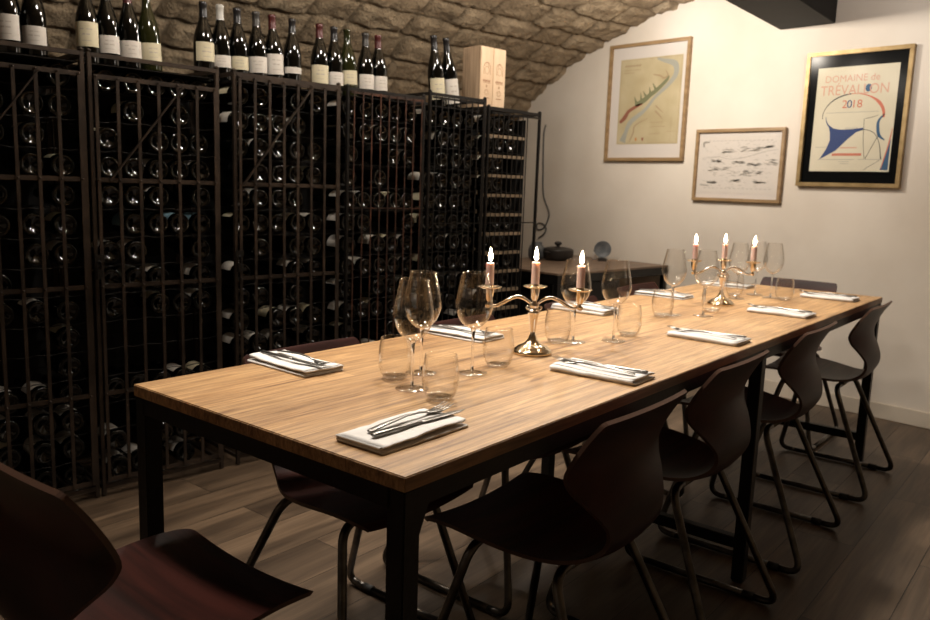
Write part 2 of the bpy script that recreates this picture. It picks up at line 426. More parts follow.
# ------------------------------------------------------------------ chairs
SP = [(.214, .430, .172), (.208, .439, .182), (.185, .446, .190), (.13, .450, .194), (.06, .447, .196), (0, .441, .190),
      (-.06, .435, .174), (-.11, .433, .150), (-.15, .441, .126), (-.18, .462, .113), (-.195, .490, .110), (-.197, .520, .118), (-.190, .55, .138),
      (-.180, .585, .165), (-.173, .615, .185), (-.171, .64, .193), (-.177, .67, .190), (-.190, .705, .186), (-.205, .735, .183), (-.213, .748, .179), (-.216, .752, .170)]
def make_chair(label):
    t = thing('dining_chair', label, 'chair', (0, 0, 0))
    path = smooth_path([(p[0], p[1], p[2]) for p in SP], 3)
    NX = 15; TK = .0085
    P = []
    for j, p in enumerate(path):
        a = path[max(j - 1, 0)]; b = path[min(j + 1, len(path) - 1)]
        tg = Vector((0, b.x - a.x, b.y - a.y)).normalized(); nm = Vector((0, tg.z, -tg.y))   # points to sitter side / up
        if nm.z < 0 and abs(nm.z) > abs(nm.y): nm = -nm
        back = min(max((p.y - .45) / .15, 0), 1)
        row = []
        for i in range(NX):
            f = -1 + 2 * i / (NX - 1); x = f * p.z
            off = Vector((0, 0, (1 - back) * .014 * f * f)) + Vector((0, back * (.012 + .022 * back - .022 * min(max((p.y - .63) / .11, 0), 1)) * (x / .2) ** 2, 0))
            row.append((Vector((x, p.x, p.y)) + off, nm))
        P.append(row)
    # consistent normals: sitter side is +z on the seat and +y on the back
    for row in P:
        for i, (c, nm) in enumerate(row):
            if nm.y + nm.z < 0: row[i] = (c, -nm)
    cut = next(j for j, p in enumerate(path) if p.y > .468 and p.x < -.1)
    def sheet(j0, j1, name):
        vs = []; n = (j1 - j0 + 1)
        for side in (.5, -.5):
            for j in range(j0, j1 + 1):
                for c, nm in P[j]: vs.append(c + nm * TK * side)
        K = n * NX; m = MB(); fs = []; fe = []
        for j in range(n - 1):
            for i in range(NX - 1):
                q = (j * NX + i, j * NX + i + 1, (j + 1) * NX + i + 1, (j + 1) * NX + i)
                fs.append(q); fs.append(tuple(K + k for k in q[::-1]))
        for j in range(n - 1):
            for i in (0, NX - 1):
                a, b = j * NX + i, (j + 1) * NX + i; q = (a, b, K + b, K + a); fe.append(q if i == 0 else q[::-1])
        for i in range(NX - 1):
            for j in (0, n - 1):
                a, b = j * NX + i, j * NX + i + 1; q = (a, K + a, K + b, b); fe.append(q if j == 0 else q[::-1])
        m.add(vs, fs, 0, True)
        o = len(m.v) - len(vs)
        for f in fe: m.f.append(tuple(k + o for k in f)); m.m.append(1); m.s.append(False)
        ob = m.build(name, [plywood, ply_edge], t)
        bm = bmesh.new(); bm.from_mesh(ob.data); bmesh.ops.recalc_face_normals(bm, faces=bm.faces[:])
        for e in bm.edges:
            if len(e.link_faces) == 2 and e.link_faces[0].material_index != e.link_faces[1].material_index: e.smooth = False
        bm.to_mesh(ob.data); bm.free()
    sheet(0, cut, 'seat'); sheet(cut, len(path) - 1, 'backrest')
    r = .0105; zt = .4175; zf = .012
    for sy, yt, yf in ((1, .105, .205), (-1, -.10, -.280)):
        MB().tube([(-.085, yt, zt), (.085, yt, zt)], r).build('cross_tube', dull_chrome, t)
        for sx in (-1, 1):
            pts = fillet([(sx * .085, yt, zt), (sx * .145, yt, zt), (sx * .235, yf, zf), (sx * .235, yf - sy * .07, zf)], (.045, .05), 7)
            MB().tube(pts, r, 12).build('leg', dull_chrome, t)
    for sx in (-1, 1):
        g = MB().tube([(sx * .235, -.210, zf), (sx * .235, .135, zf)], r, 12).build('floor_runner', dull_chrome, t)
        MB().tube([(sx * .235, -.210, zf), (sx * .235, -.178, zf)], .0118, 12).build('runner_glide', rubber, g)
    br = MB()
    for y in (.105, -.10): br.box(-.06, .06, y - .012, y + .012, zt + .008, zt + .0155)
    br.build('seat_bracket', dull_chrome, t)
    return t
CH = [  # u, v, angle, label
    (.612, .128, 0, 'dark plywood chair on the right side of the table, nearest to the camera'),
    (1.205, .152, 0, 'dark plywood chair, second from the camera along the right side of the table'),
    (1.915, .158, 0, 'dark plywood chair, third from the camera along the right side of the table'),
    (2.72, .146, 0, 'dark plywood chair, furthest along the right side, by the far table corner'),
    (.485, .602, PI, 'dark plywood chair tucked in on the cage side, nearest to the camera'),
    (1.10, .610, PI, 'dark plywood chair on the cage side, behind the second napkin from the camera'),
    (1.79, .618, PI, 'dark plywood chair on the cage side, half hidden behind the near candelabrum glasses'),
    (2.47, .69, PI, 'reddish plywood chair on the cage side, in front of the sideboard end'),
    (-.150, .45, -PI / 2, 'dark plywood chair at the near head of the table, cropped by the frame'),
    (3.19, .46, PI / 2, 'dark plywood chair at the far head of the table, only its top showing'),
]
proto = make_chair(CH[0][3]); proto['group'] = 'dining chairs around the table'
for i, (u, v, a, lab) in enumerate(CH):
    if i == 0: proto.location = W(u, v); proto.rotation_euler = (0, 0, a + TY)
    else: dup(proto, W(u, v), a + TY, lab)

# ------------------------------------------------------------------ napkins and cutlery
def napkin_mesh(seed, w=.104, l=.208):
    rr = random.Random(seed); th = .0022; gap = .0044
    # folded cross-section: 4 layers, rounded folds
    prof = []; z = .0018; n = 8
    for k in range(4):
        a, b = (-w / 2, w / 2) if k % 2 == 0 else (w / 2, -w / 2)
        ins = .002 * k
        for i in range(n + 1):
            f = i / n; x = a + (b - a) * f; x = max(min(x, w / 2 - ins), -w / 2 + ins)
            prof.append((x, z))
        if k < 3:
            s_ = 1 if b > 0 else -1
            for an in (-45, 0, 45):
                prof.append((s_ * (w / 2 - ins) + s_ * .5 * gap * math.cos(math.radians(an)), z + gap / 2 + gap / 2 * math.sin(math.radians(an))))
        z += gap
    M_ = 15; vs = []
    ph = rr.uniform(0, 6)
    for j in range(M_):
        y = -l / 2 + l * j / (M_ - 1)
        for x, zz in prof:
            e = 1 - .25 * (zz / .016)
            top = zz / .017
            wob = noise.noise(Vector((x * 18 + seed, y * 14, zz * 60))) * .0035 * top + .0022 * top * math.sin(y * 30 + ph)
            edge = .003 * noise.noise(Vector((j * .9, seed, zz * 300)))
            skew = .004 * math.sin(ph + top * 3) * (y / l)
            vs.append((x * (1 + .02 * math.sin(y * 22 + ph)) + edge + skew, y + (.003 * math.sin(zz * 900 + ph) if j in (0, M_ - 1) else 0), zz + max(wob, -.0008 * top)))
    K = len(prof); fs = [(j * K + i, j * K + i + 1, (j + 1) * K + i + 1, (j + 1) * K + i) for j in range(M_ - 1) for i in range(K - 1)]
    bm = bmesh.new(); V = [bm.verts.new(v) for v in vs]
    for f in fs: bm.faces.new([V[k] for k in f])
    bmesh.ops.recalc_face_normals(bm, faces=bm.faces[:])
    bmesh.ops.solidify(bm, geom=bm.faces[:], thickness=.0030)
    mz = min(v.co.z for v in bm.verts)
    for v in bm.verts: v.co.z -= mz
    me = bpy.data.meshes.new('napkin'); bm.to_mesh(me); bm.free()
    for p in me.polygons: p.use_smooth = True
    me.materials.append(linen); return me

def strip(path, half, thick, m, mi=0):
    """flattened bar along +y: path = [(y,z)], half widths, thickness"""
    vs = []
    for (y, z), h, t in zip(path, half, thick):
        for an in range(8):
            a = 2 * PI * (an + .5) / 8; vs.append((h * math.cos(a), y, z + t * math.sin(a)))
    N = len(path); fs = [(i * 8 + k, (i + 1) * 8 + k, (i + 1) * 8 + (k + 1) % 8, i * 8 + (k + 1) % 8) for i in range(N - 1) for k in range(8)]
    fs += [tuple(range(8)), tuple((N - 1) * 8 + k for k in range(7, -1, -1))]
    m.add(vs, fs, mi, True)
def make_fork():
    t = thing('fork', '', 'fork', group='forks laid on the napkins')
    m = MB(); strip([(-.10, .0025), (-.095, .003), (-.06, .0065), (-.01, .010), (.025, .0085), (.045, .005)], [.003, .0075, .007, .004, .003, .0035], [.001, .0014, .0016, .0018, .0018, .0015], m); m.build('handle', steel, t)
    m = MB(); strip([(.045, .005), (.055, .0035), (.068, .003), (.074, .0035)], [.0035, .010, .0125, .0125], [.0014, .0012, .0011, .001], m)
    for k in range(4):
        x = -.0105 + k * .007; tt = MB(); strip([(.073, .0035), (.09, .006), (.108, .011)], [.0022, .0018, .0009], [.001, .0009, .0006], tt)
        m.add([(v[0] + x, v[1], v[2]) for v in tt.v], tt.f, 0, True)
    m.build('tines', steel, t); return t
def make_knife():
    t = thing('table_knife', '', 'knife', group='knives laid on the napkins')
    m = MB(); strip([(-.11, .004), (-.105, .004), (-.06, .004), (-.01, .004), (0, .004)], [.003, .0065, .0055, .0042, .004], [.002, .0033, .003, .0026, .0024], m); m.build('handle', steel, t)
    m = MB(); strip([(0, .004), (.012, .004), (.06, .004), (.095, .004), (.112, .004)], [.004, .0075, .0085, .0065, .0015], [.0016, .0009, .0008, .0007, .0005], m); m.build('blade', steel, t); return t
NP = [  # u, v, angle of length axis (local +y) in table frame, description
    (.147, .141, -PI / 2 + .02, 'nearest the camera at the table corner'),
    (.787, .125, .03, 'second from the camera, right table edge'),
    (1.42, .132, -.02, 'third from the camera, right table edge'),
    (2.12, .147, -.02, 'fourth from the camera, right table edge'),
    (2.75, .148, -.02, 'by the far right table corner'),
    (.335, .655, PI - .04, 'nearest the camera on the cage side'),
    (.915, .640, PI + .02, 'second from the camera on the cage side'),
    (1.60, .648, PI, 'third on the cage side, behind the near candelabrum'),
    (2.22, .645, PI, 'fourth from the camera on the cage side'),
    (2.82, .610, PI, 'on the cage side, behind the far candelabrum'),
]
f0 = make_fork(); k0 = make_knife()
for i, (u, v, a, lab) in enumerate(NP):
    me = napkin_mesh(i + 1); o = bpy.data.objects.new('napkin', me); COL.objects.link(o)
    o.location = W(u, v, H + .0003); o.rotation_euler = (0, 0, a + TY)
    tag(o, 'folded white napkin ' + lab, 'napkin', 'folded napkins on the table')
    ztop = max(q.co.z for q in me.vertices); zt = H + ztop - .0016
    da = a - (.10 if i == 0 else rnd.uniform(-.06, .06))
    ax = Vector((math.cos(a), math.sin(a))); ay = Vector((-math.sin(a), math.cos(a)))   # local x, y in table frame
    off = .03 if i == 0 else .012
    for s_, dy, src, nm in ((-1 if i else -1, off, f0, 'fork'), (1, off - .004, k0, 'table knife')):
        c = Vector((u, v)) + ax * (s_ * .014) + ay * dy
        rot = (0, 0, da + TY + (.10 if (nm == 'fork' and i == 0) else s_ * .04))
        loc = W(c.x, c.y, zt + .0004); lb = 'steel ' + nm + ' on the napkin ' + lab
        if i == 0: src.location = loc; src.rotation_euler = rot; src['label'] = lb
        else: dup(src, loc, rot[2], lb)

# ------------------------------------------------------------------ glasses
def make_wine():
    t = thing('wine_glass', '', 'wine glass', group='wine glasses on the table')
    pr = smooth_path([(.0045, .100, 0), (.016, .105, 0), (.031, .120, 0), (.0405, .143, 0), (.0415, .158, 0), (.0375, .185, 0), (.0325, .208, 0), (.0288, .226, 0)], 4)
    o = [(p.x, p.y) for p in pr]; inn = [(max(x - .0012, .001), y + (.0015 if y < .12 else 0)) for x, y in o]
    MB().lathe(o + [(.0282, .2265)] + inn[::-1] + [(.0001, inn[0][1])], 40).build('bowl', bowl_glass, t)
    MB().lathe([(.0001, .0045), (.0036, .0055), (.0033, .02), (.0032, .07), (.0040, .092), (.0062, .1005), (.0045, .103), (.0001, .1035)], 16).build('stem', solid_glass, t)
    MB().lathe([(.0001, .0005), (.033, .0005), (.0345, .0012), (.034, .0020), (.018, .0034), (.006, .0055), (.0001, .0056)], 40).build('foot', foot_glass, t)
    return t
def make_tumbler():
    t = thing('water_tumbler', '', 'tumbler', group='water tumblers on the table')
    pr = smooth_path([(.0225, .0035, 0), (.030, .012, 0), (.0358, .032, 0), (.0365, .048, 0), (.0345, .070, 0), (.0312, .091, 0)], 4)
    o = [(p.x, p.y) for p in pr]; inn = [(x - .0014, y) for x, y in o if y > .011]
    MB().lathe(o + [(.0305, .0915)] + inn[::-1] + [(.02, .0105), (.0001, .0095)], 40).build('glass_wall', bowl_glass, t)
    MB().lathe([(.0001, .0005), (.021, .0005), (.0232, .0025), (.0262, .008), (.022, .0085), (.012, .0075), (.0001, .007)], 36).build('glass_base', foot_glass, t)
    return t
WG = [(.376, .334, 'nearest the camera, between two tumblers'), (.494, .416, 'behind the nearest glass, towards the cages'), (.578, .338, 'just left of the near candelabrum'),
      (1.074, .377, 'behind the right arm of the near candelabrum'), (1.175, .308, 'standing alone just right of the near candelabrum'),
      (1.766, .406, 'left of the far candelabrum, the cage side one'), (1.837, .321, 'in front of the far candelabrum, at its left'),
      (2.40, .415, 'behind the far candelabrum, just right of its centre candle'), (2.56, .33, 'rightmost of all, right of the far candelabrum'), (2.60, .41, 'behind the right arm of the far candelabrum')]
TG = [(.411, .416, 'left of the nearest wine glass'), (.352, .238, 'nearest the camera, behind the corner napkin'), (.67, .334, 'at the left foot of the near candelabrum'),
      (1.028, .399, 'behind the foot of the near candelabrum'), (1.28, .316, 'right of the lone wine glass'), (1.698, .408, 'in the middle, in front of the fourth cage side napkin'),
      (1.953, .339, 'in front of the foot of the far candelabrum'), (2.525, .265, 'rightmost, beyond the far candelabrum'), (2.47, .45, 'behind the far candelabrum, on its cage side')]
w0 = make_wine(); t0 = make_tumbler()
for src, lst, nm in ((w0, WG, 'clear wine glass '), (t0, TG, 'clear water tumbler ')):
    for i, (u, v, lab) in enumerate(lst):
        if i == 0: src.location = W(u, v, H + .0002); src['label'] = nm + lab
        else: dup(src, W(u, v, H + .0002), i * .7, nm + lab)

# ------------------------------------------------------------------ candelabra
def make_candelabrum(label):
    t = thing('candelabrum', label, 'candelabrum', group='three-armed candelabra')
    MB().lathe([(.0001, .0), (.049, 0), (.051, .003), (.050, .008), (.045, .012), (.041, .014), (.038, .018), (.028, .022), (.018, .028), (.011, .038), (.0085, .046)], 40).build('base', [brass], t)
    MB().lathe([(.0085, .046), (.0065, .050), (.0075, .060), (.010, .082), (.0125, .098), (.0150, .103), (.0155, .107), (.012, .111), (.008, .114), (.012, .120), (.0125, .126), (.007, .131), (.006, .136), (.0095, .142), (.0105, .148), (.0125, .163), (.0125, .168)], 28).build('column', [silvered], t)
    pan = [(.006, .0), (.010, .001), (.022, .0015), (.0285, .005), (.0295, .0065), (.0275, .0068), (.02, .004), (.011, .004), (.0108, .010), (.0118, .011)]
    MB().lathe(pan, 40, (0, 0, .166), ripple=lambda a, i: 1 + (.05 * math.cos(8 * a) if 2 <= i <= 5 else 0)).build('drip_pan', brass, t)
    for s in (-1, 1):
        p = smooth_path([(s * .006, 0, .124), (s * .020, 0, .136), (s * .040, 0, .1435), (s * .060, 0, .138), (s * .080, 0, .126), (s * .098, 0, .1185), (s * .112, 0, .122)], 5)
        m = MB(); m.tube(p, [.0034 + .0014 * math.sin(PI * i / (len(p) - 1)) for i in range(len(p))], 12)
        q = smooth_path([(s * .006, 0, .117), (s * .014, 0, .112), (s * .019, 0, .117), (s * .015, 0, .122)], 4); m.tube(q, .0025, 8)
        q = smooth_path([(s * .108, 0, .119), (s * .117, 0, .114), (s * .122, 0, .120), (s * .117, 0, .124)], 4); m.tube(q, .0022, 8)
        a = m.build('arm', silvered, t)
        MB().lathe([(.0001, .114), (.006, .117), (.008, .122), (.0045, .127), (.008, .134), (.0115, .150), (.0125, .160), (.0125, .163)], 24, (s * .114, 0, 0)).build('candle_socket', brass, a)
        MB().lathe(pan, 40, (s * .114, 0, .161), ripple=lambda a_, i: 1 + (.05 * math.cos(8 * a_) if 2 <= i <= 5 else 0)).build('drip_pan', brass, a)
    return t
CAM = Vector((-.698, -.8374, 1.1619))
def make_candle():
    t = thing('candle', '', 'candle', group='burning candles in the candelabra')
    MB().lathe([(.0001, 0), (.0100, 0), (.0103, .004), (.0101, .056), (.0104, .060), (.0092, .0615), (.006, .0595), (.0001, .0590)], 24).build('wax_stick', wax, t)
    MB().tube([(0, 0, .058), (.0003, 0, .064), (.001, 0, .067)], .0007, 6).build('wick', wick_m, t)
    MB().lathe([(.0001, .0655), (.0028, .0675), (.0050, .072), (.0054, .077), (.0044, .085), (.0022, .093), (.0001, .100)], 16).build('flame', flame_m, t)
    return t
c0 = make_candelabrum('brass three-candle candelabrum, the nearer one, by the second napkins')
kd0 = make_candle(); first = True
for k, (u, v, rz, lab) in enumerate(((.862, .369, -.766, 'nearer'), (2.175, .392, -.70, 'farther'))):
    if k == 0: cc = c0; cc.location = W(u, v, H + .0002); cc.rotation_euler = (0, 0, rz)
    else: cc = dup(c0, W(u, v, H + .0002), rz, 'brass three-candle candelabrum, the farther one, against the back wall pictures')
    for s, nm in ((-1, 'left'), (0, 'centre'), (1, 'right')):
        p = W(u, v, H + (.1705 if s == 0 else .1655)) + Vector((math.cos(rz), math.sin(rz), 0)) * (s * .114)
        lb = 'lit mauve candle, the %s one in the %s candelabrum' % (nm, lab)
        if first: kd0.location = p; kd0['label'] = lb; first = False
        else: dup(kd0, p, 0, lb)

# ------------------------------------------------------------------ wine bottles
BP = [(.0001, .020), (.010, .016), (.022, .006), (.030, .0008), (.034, .0), (.0375, .0025), (.039, .008), (.0395, .02), (.0395, .135), (.0385, .155), (.0345, .178), (.027, .203), (.0195, .225), (.0160, .240), (.0146, .262), (.0143, .281), (.0158, .283), (.0158, .292), (.0145, .2945), (.0001, .295)]
def bottle_mesh(m): 
    return MB().lathe(BP, 24), m
def label_mb(z0, z1, ang=1.15, R_=.0399, ink=True):
    m = MB(); n = 12
    def strip_(a0, a1, y0, y1, r, mi):
        k = max(2, int(n * (a1 - a0) / (2 * ang)) + 1)
        vs = []
        for i in range(k + 1):
            a = a0 + (a1 - a0) * i / k
            for y in (y0, y1): vs.append((r * math.sin(a), -r * math.cos(a), y))
        m.add(vs, [(2 * i, 2 * i + 2, 2 * i + 3, 2 * i + 1) for i in range(k)], mi, True)
    strip_(-ang, ang, z0, z1, R_, 0)
    for y in (z0, z1):   # paper edge back to the glass
        pass
    if ink:
        h = z1 - z0
        q = rnd.random()
        strip_(-.30 - .3 * q, -.05 - .2 * q, z0 + h * .68, z0 + h * .73, R_ + .0002, 1); strip_(.0, .34 + .2 * q, z0 + h * .68, z0 + h * .72, R_ + .0002, 1)
        strip_(-.5 + .2 * q, -.1, z0 + h * .46, z0 + h * .53, R_ + .0002, 1); strip_(-.02, .45 - .2 * q, z0 + h * .46, z0 + h * .52, R_ + .0002, 1)
        strip_(-.42, .40, z0 + h * .22, z0 + h * .25, R_ + .0002, 1)
    return m
# standing bottles: x, y, capsule, label paper, label z-range, tilt, words
ST_Z = 1.5352; SBY = 2.25
SB = [(.107, foil_black, paper_w, (.055, .135), .03, 'very tall white label, leftmost on the cages'),
      (.186, foil_black, paper_w, (.050, .110), .03, 'white label, second from left over the leftmost cage'),
      (.362, foil_black, paper_c, (.068, .150), .04, 'yellowish cream label, first on the second cage'),
      (.432, foil_white, paper_w, (.055, .115), .05, 'wide white label and pale neck, second on the second cage'),
      (.512, foil_red, paper_w, (.050, .108), .06, 'white label and pinkish neck, third on the second cage'),
      (.588, green_glass, paper_c, (.045, .110), .10, 'cream label on olive glass, last on the second cage'),
      (.796, foil_black, paper_c, (.075, .145), .01, 'slanted cream label, first of the six over the third cage'),
      (.872, foil_white, paper_w, (.060, .105), .04, 'white capsule and low white label, second over third cage'),
      (.948, foil_black, paper_c, (.060, .110), .05, 'cream label with dark swash, third over third cage'),
      (1.036, foil_grey, paper_w, (.058, .120), .07, 'white label and grey capsule, fourth over third cage'),
      (1.112, foil_red, paper_w, (.060, .140), .08, 'tall white label and dark red capsule, fifth over third cage'),
      (1.193, foil_black, paper_w, (.075, .100), .0, 'narrow split white label, last over third cage'),
      (1.335, foil_red, paper_c, (.050, .125), .03, 'red capsule and tall cream label, left of five by the cage corner'),
      (1.413, foil_black, paper_w, (.050, .105), .04, 'white label, second of the five by the cage corner'),
      (1.494, green_glass, paper_c, (.060, .120), .10, 'olive glass and cream label, middle of the five by the corner'),
      (1.584, foil_grey, paper_w, (.052, .115), .03, 'white label and grey capsule, fourth of the five'),
      (1.665, foil_red, paper_w, (.052, .115), .08, 'white label and red capsule, last of the five'),
      (2.035, foil_black, paper_c, (.040, .125), .12, 'slim cream label, left of two beside the wooden box'),
      (2.135, foil_black, paper_w, (.030, .130), .17, 'bright crumpled white label, right of two beside the wooden box')]
bp_cache = {}
for i, (x, cap, pap, (a, b), tilt, lab) in enumerate(SB):
    t = thing('wine_bottle', 'standing wine bottle, ' + lab, 'wine bottle', (x - .5 * tilt * .04, SBY, ST_Z + .0393 * math.sin(tilt) + .0004), group='wine bottles standing on top of the cages', rot=(0, -tilt * (1. if x > 2 else .6), 0))
    t.location.z = ST_Z + .0393 * math.sin(tilt * (1. if x > 2 else .6)) + .0003
    gl = green_glass if cap is green_glass else bottle_glass
    sz_ = 1.2 if x > 2 else 1.03; t.scale = (1.04 if x > 2 else 1., 1.04 if x > 2 else 1., sz_)
    o = MB().lathe(BP, 28).build('bottle_body', gl, t)
    lm = label_mb(a, b).build('label', [pap, label_ink], t); lm.rotation_euler = (0, 0, -.25 + rnd.uniform(-.25, .2))
    if cap is not green_glass:
        MB().lathe([(.0166, .236), (.0152, .262), (.0150, .2805), (.0165, .2825), (.0165, .2925), (.0150, .2955), (.0001, .2958)], 20).build('capsule', cap, t)

# wooden double bottle box
bx = thing('wooden_wine_box', 'pale pine box with two sliding lids, standing on the far cage', 'box', (2.412, 2.318, 1.5665), 0)
MB().bbox(-.094, .094, -.066, .066, 0, .326, .002).build('box_body', crate_side, bx)
for s in (-1, 1):
    q = MB().bbox(s * .047 - .0455, s * .047 + .0455, -.0735, -.0662, .003, .323, .0015).build('lid', crate_wood, bx)
    m = MB(); cx = s * .047; yy = -.0738
    def ring(cx_, cz, rx, rz_, w, a0=0, a1=2 * PI, n=20):
        vs = []
        for i in range(n + 1):
            a = a0 + (a1 - a0) * i / n
            vs += [(cx_ + rx * math.cos(a), yy, cz + rz_ * math.sin(a)), (cx_ + (rx - w) * math.cos(a), yy, cz + (rz_ - w) * math.sin(a))]
        m.add(vs, [(2 * i, 2 * i + 1, 2 * i + 3, 2 * i + 2) for i in range(n)])
    ring(cx, .215, .026, .032, .003, 0, PI); ring(cx, .205, .016, .020, .002); ring(cx, .222, .012, .022, .002, 0, PI)
    for dx in (-.024, .022): m.box(cx + dx, cx + dx + .003, yy - .0001, yy, .185, .215)
    for k in range(5): m.box(cx - .027 + k * .011, cx - .019 + k * .011, yy - .0001, yy, .145, .156)
    m.box(cx - .028, cx + .028, yy - .0001, yy, .140, .142); m.box(cx - .004, cx + .004, yy - .0001, yy, .118, .13)
    ring(cx, .092, .018, .015, .0018); ring(cx, .092, .011, .009, .0018); m.box(cx - .02, cx + .02, yy - .0001, yy, .062, .066)
    m.build('branded_mark', brand_mark, q)['label'] = 'brown burnt-in emblem'

# ------------------------------------------------------------------ cages
FY, BY = 2.056, 2.44
def cage(i, x0, x1, bars, thin, door_top, metal, lab, ztop=1.568, brace=None, xin=None, shelves=False, gap_to=0):
    t = thing('wine_cage', lab, 'wine rack', (x0, FY, 0), group='iron wine cages along the left')
    w = x1 - x0; D = BY - FY
    fr = MB(); pw = .014
    for x in (0, w - pw):
        for y in (0, D - pw): fr.bbox(x, x + pw, y, y + pw, 0.004, ztop, .0015)
    for z in (.03, ztop - .016):
        fr.box(pw, w - pw, 0, .012, z, z + .014); fr.box(pw, w - pw, D - .012, D, z, z + .014)
        fr.box(.001, .011, pw, D - pw, z, z + .014); fr.box(w - .011, w - .001, pw, D - pw, z, z + .014)
    for x in (0, w - pw):
        fr.lathe([(.0001, ztop), (.009, ztop), (.010, ztop + .006), (.0001, ztop + .012)], 10, (x + pw / 2, .008, 0))
    fr.build('frame', metal, t)
    # top shelf
    xi = (xin or x1) - x0
    MB().box(pw, xi - (pw if xin is None else 0), .016, D - .014, 1.530 if not shelves else ztop - .002, 1.535 if not shelves else ztop + .004).build('top_shelf', dark_iron, t)
    MB().box(.001, (xi - .004) if xin else gap_to - x0, D - .004, D, .03, 1.54).build('added_dark_back', sheet_dark, t)  # added near-black sheet: keeps the cage interior and the gap beside it dark
    nr = 15
    for y in (.03, D - .10):
        g = MB()
        for k in range(nr):
            z = 1.487 - .1 * k - .046
            if z < .03: continue
            pts = [(.008 + (xi - .016) * a / 30, y, z + .0025 * math.cos(a / 30 * 2 * PI * round(xi / .087))) for a in range(31)]
            g.tube(pts, .0016, 5, cap=False)
        g.build('wire_cradles', dark_iron, t)
    if shelves:
        g = MB()
        for k in range(nr - 1):
            z = 1.487 - .1 * k - .052; g.bbox(.010, xi, .032, .048, z - .020, z - .004, .001)
        g.build('wooden_slats', slat_wood, t)
    if xin: MB().box(xi, xi + .002, .03, D - .006, .05, 1.52).build('added_dark_side', sheet_dark, t)  # added near-black sheet hiding the lit wall behind the bottles
    # door
    dr = MB(); bw, bt = (.012, .004) if not thin else (.006, .006)
    dz0 = .055
    for zz in ([door_top, 1.135, .765, .378, dz0] if not thin else [door_top, .05]):
        h = .016 if not thin else .010
        dr.bbox(.016, w - .016, -.008, -.003, zz, zz + h, .0008)
    if thin: 
        dr.bbox(.016, w - .016, -.007, -.003, 1.05 if i == 3 else .98, (1.05 if i == 3 else .98) + .006, .0008)
    n = bars
    for k in range(n):
        x = .022 + (w - .044) * k / (n - 1) if not thin else .03 + ((xi if xin else w) - .06) * k / (n - 1)
        dr.bbox(x - bw / 2, x + bw / 2, -.012 if not thin else -.012, -.008, dz0, door_top + .012, .0008)
        if not thin:
            for zz in (door_top, 1.135, .765, .378):
                dr.lathe([(.0001, -.0155), (.003, -.0145), (.004, -.012)], 6, (x, 0, zz + .008), ax='y')
    d_ = dr.build('door', rust_metal if i == 3 else metal, t)
    if brace:
        (xa, za), (xb, zb) = brace
        MB().bar((xa - x0, -.0155, za), (xb - x0, -.0155, zb), .004, .013, up=(0, 1, 0)).build('diagonal_brace', metal, d_)
    if not thin:
        m = MB(); m.box(-.004, .03, -.016, -.012, .86, .885)
        m.build('hasp', dark_iron, d_)
        m = MB(); m.bbox(-.004, .018, -.03, -.017, .80, .835, .003); m.tube(smooth_path([(0, -.023, .835), (.0, -.023, .855), (.007, -.023, .864), (.014, -.023, .855), (.014, -.023, .835)], 4), .0022, 6)
        m.build('padlock', dark_iron, d_)
    return t
CG = [dict(x0=-.165, x1=.277, bars=7, thin=False, door_top=1.483, metal=cage_metal, lab='iron wine cage with flat-bar door, leftmost in the picture', brace=((-.02, 1.28), (.130, 1.486))),
      dict(x0=.287, x1=.760, bars=7, thin=False, door_top=1.480, metal=cage_metal, lab='iron wine cage with flat-bar door, second from the left', brace=((.345, 1.142), (.612, 1.484))),
      dict(x0=.818, x1=1.312, bars=8, thin=False, door_top=1.538, metal=cage_metal, lab='iron wine cage with flat-bar door, third from the left', brace=((.85, 1.142), (1.165, 1.544))),
      dict(x0=1.345, x1=1.785, bars=9, thin=True, door_top=1.540, metal=dark_iron, lab='wine cage with thin rusty bars, fourth from the left'),
      dict(x0=1.81, x1=2.185, bars=9, thin=True, ztop=1.595, door_top=1.565, metal=dark_iron, lab='wine cage with thin black bars, fifth from the left'),
      dict(x0=2.20, x1=2.60, bars=8, thin=True, door_top=1.528, metal=dark_iron, lab='wine cage with pale wooden slats, the farthest one', xin=2.51, shelves=True, ztop=1.562)]
for i, c in enumerate(CG): cage(i, gap_to=(CG[i + 1]['x0'] - .001 if i < 5 else 0), **c)

# lying bottles
NAME = ['leftmost cage', 'second cage', 'third cage', 'fourth cage', 'fifth cage', 'farthest slatted cage']
ORD = ['first', 'second', 'third', 'fourth', 'fifth', 'sixth', 'seventh', 'eighth', 'ninth', 'tenth', 'eleventh', 'twelfth', 'thirteenth', 'fourteenth', 'fifteenth']
COLS = [[-.085, .002, .118, .21], [.365, .455, .541, .622, .703], [.872, .958, 1.044, 1.130, 1.216], [1.395, 1.48, 1.565, 1.65, 1.735], [1.86, 1.945, 2.03, 2.115], [2.245, 2.33, 2.415]]
protos = []
LB = [(BP, 24)]
def lying_proto(pap, z0, z1):
    t = thing('wine_bottle', '', 'wine bottle', group='wine bottles lying in the cages')
    m = MB().lathe(BP, 22); vs = [(x, z, y) for x, y, z in m.v]; m.v = vs; m.f = [f[::-1] for f in m.f]
    m.build('bottle_body', bottle_glass, t)
    if pap:
        q = label_mb(z0, z1, .95, ink=False); q.v = [(x, z, -y) for x, y, z in q.v]
        q.build('label', [pap, label_ink], t)
    return t
protos = [lying_proto(paper_w, .03, .115), lying_proto(paper_c, .035, .11), lying_proto(foil_blue, .03, .12), lying_proto(None, 0, 0)]
used = [False] * 4
rb = random.Random(11)
slots = []
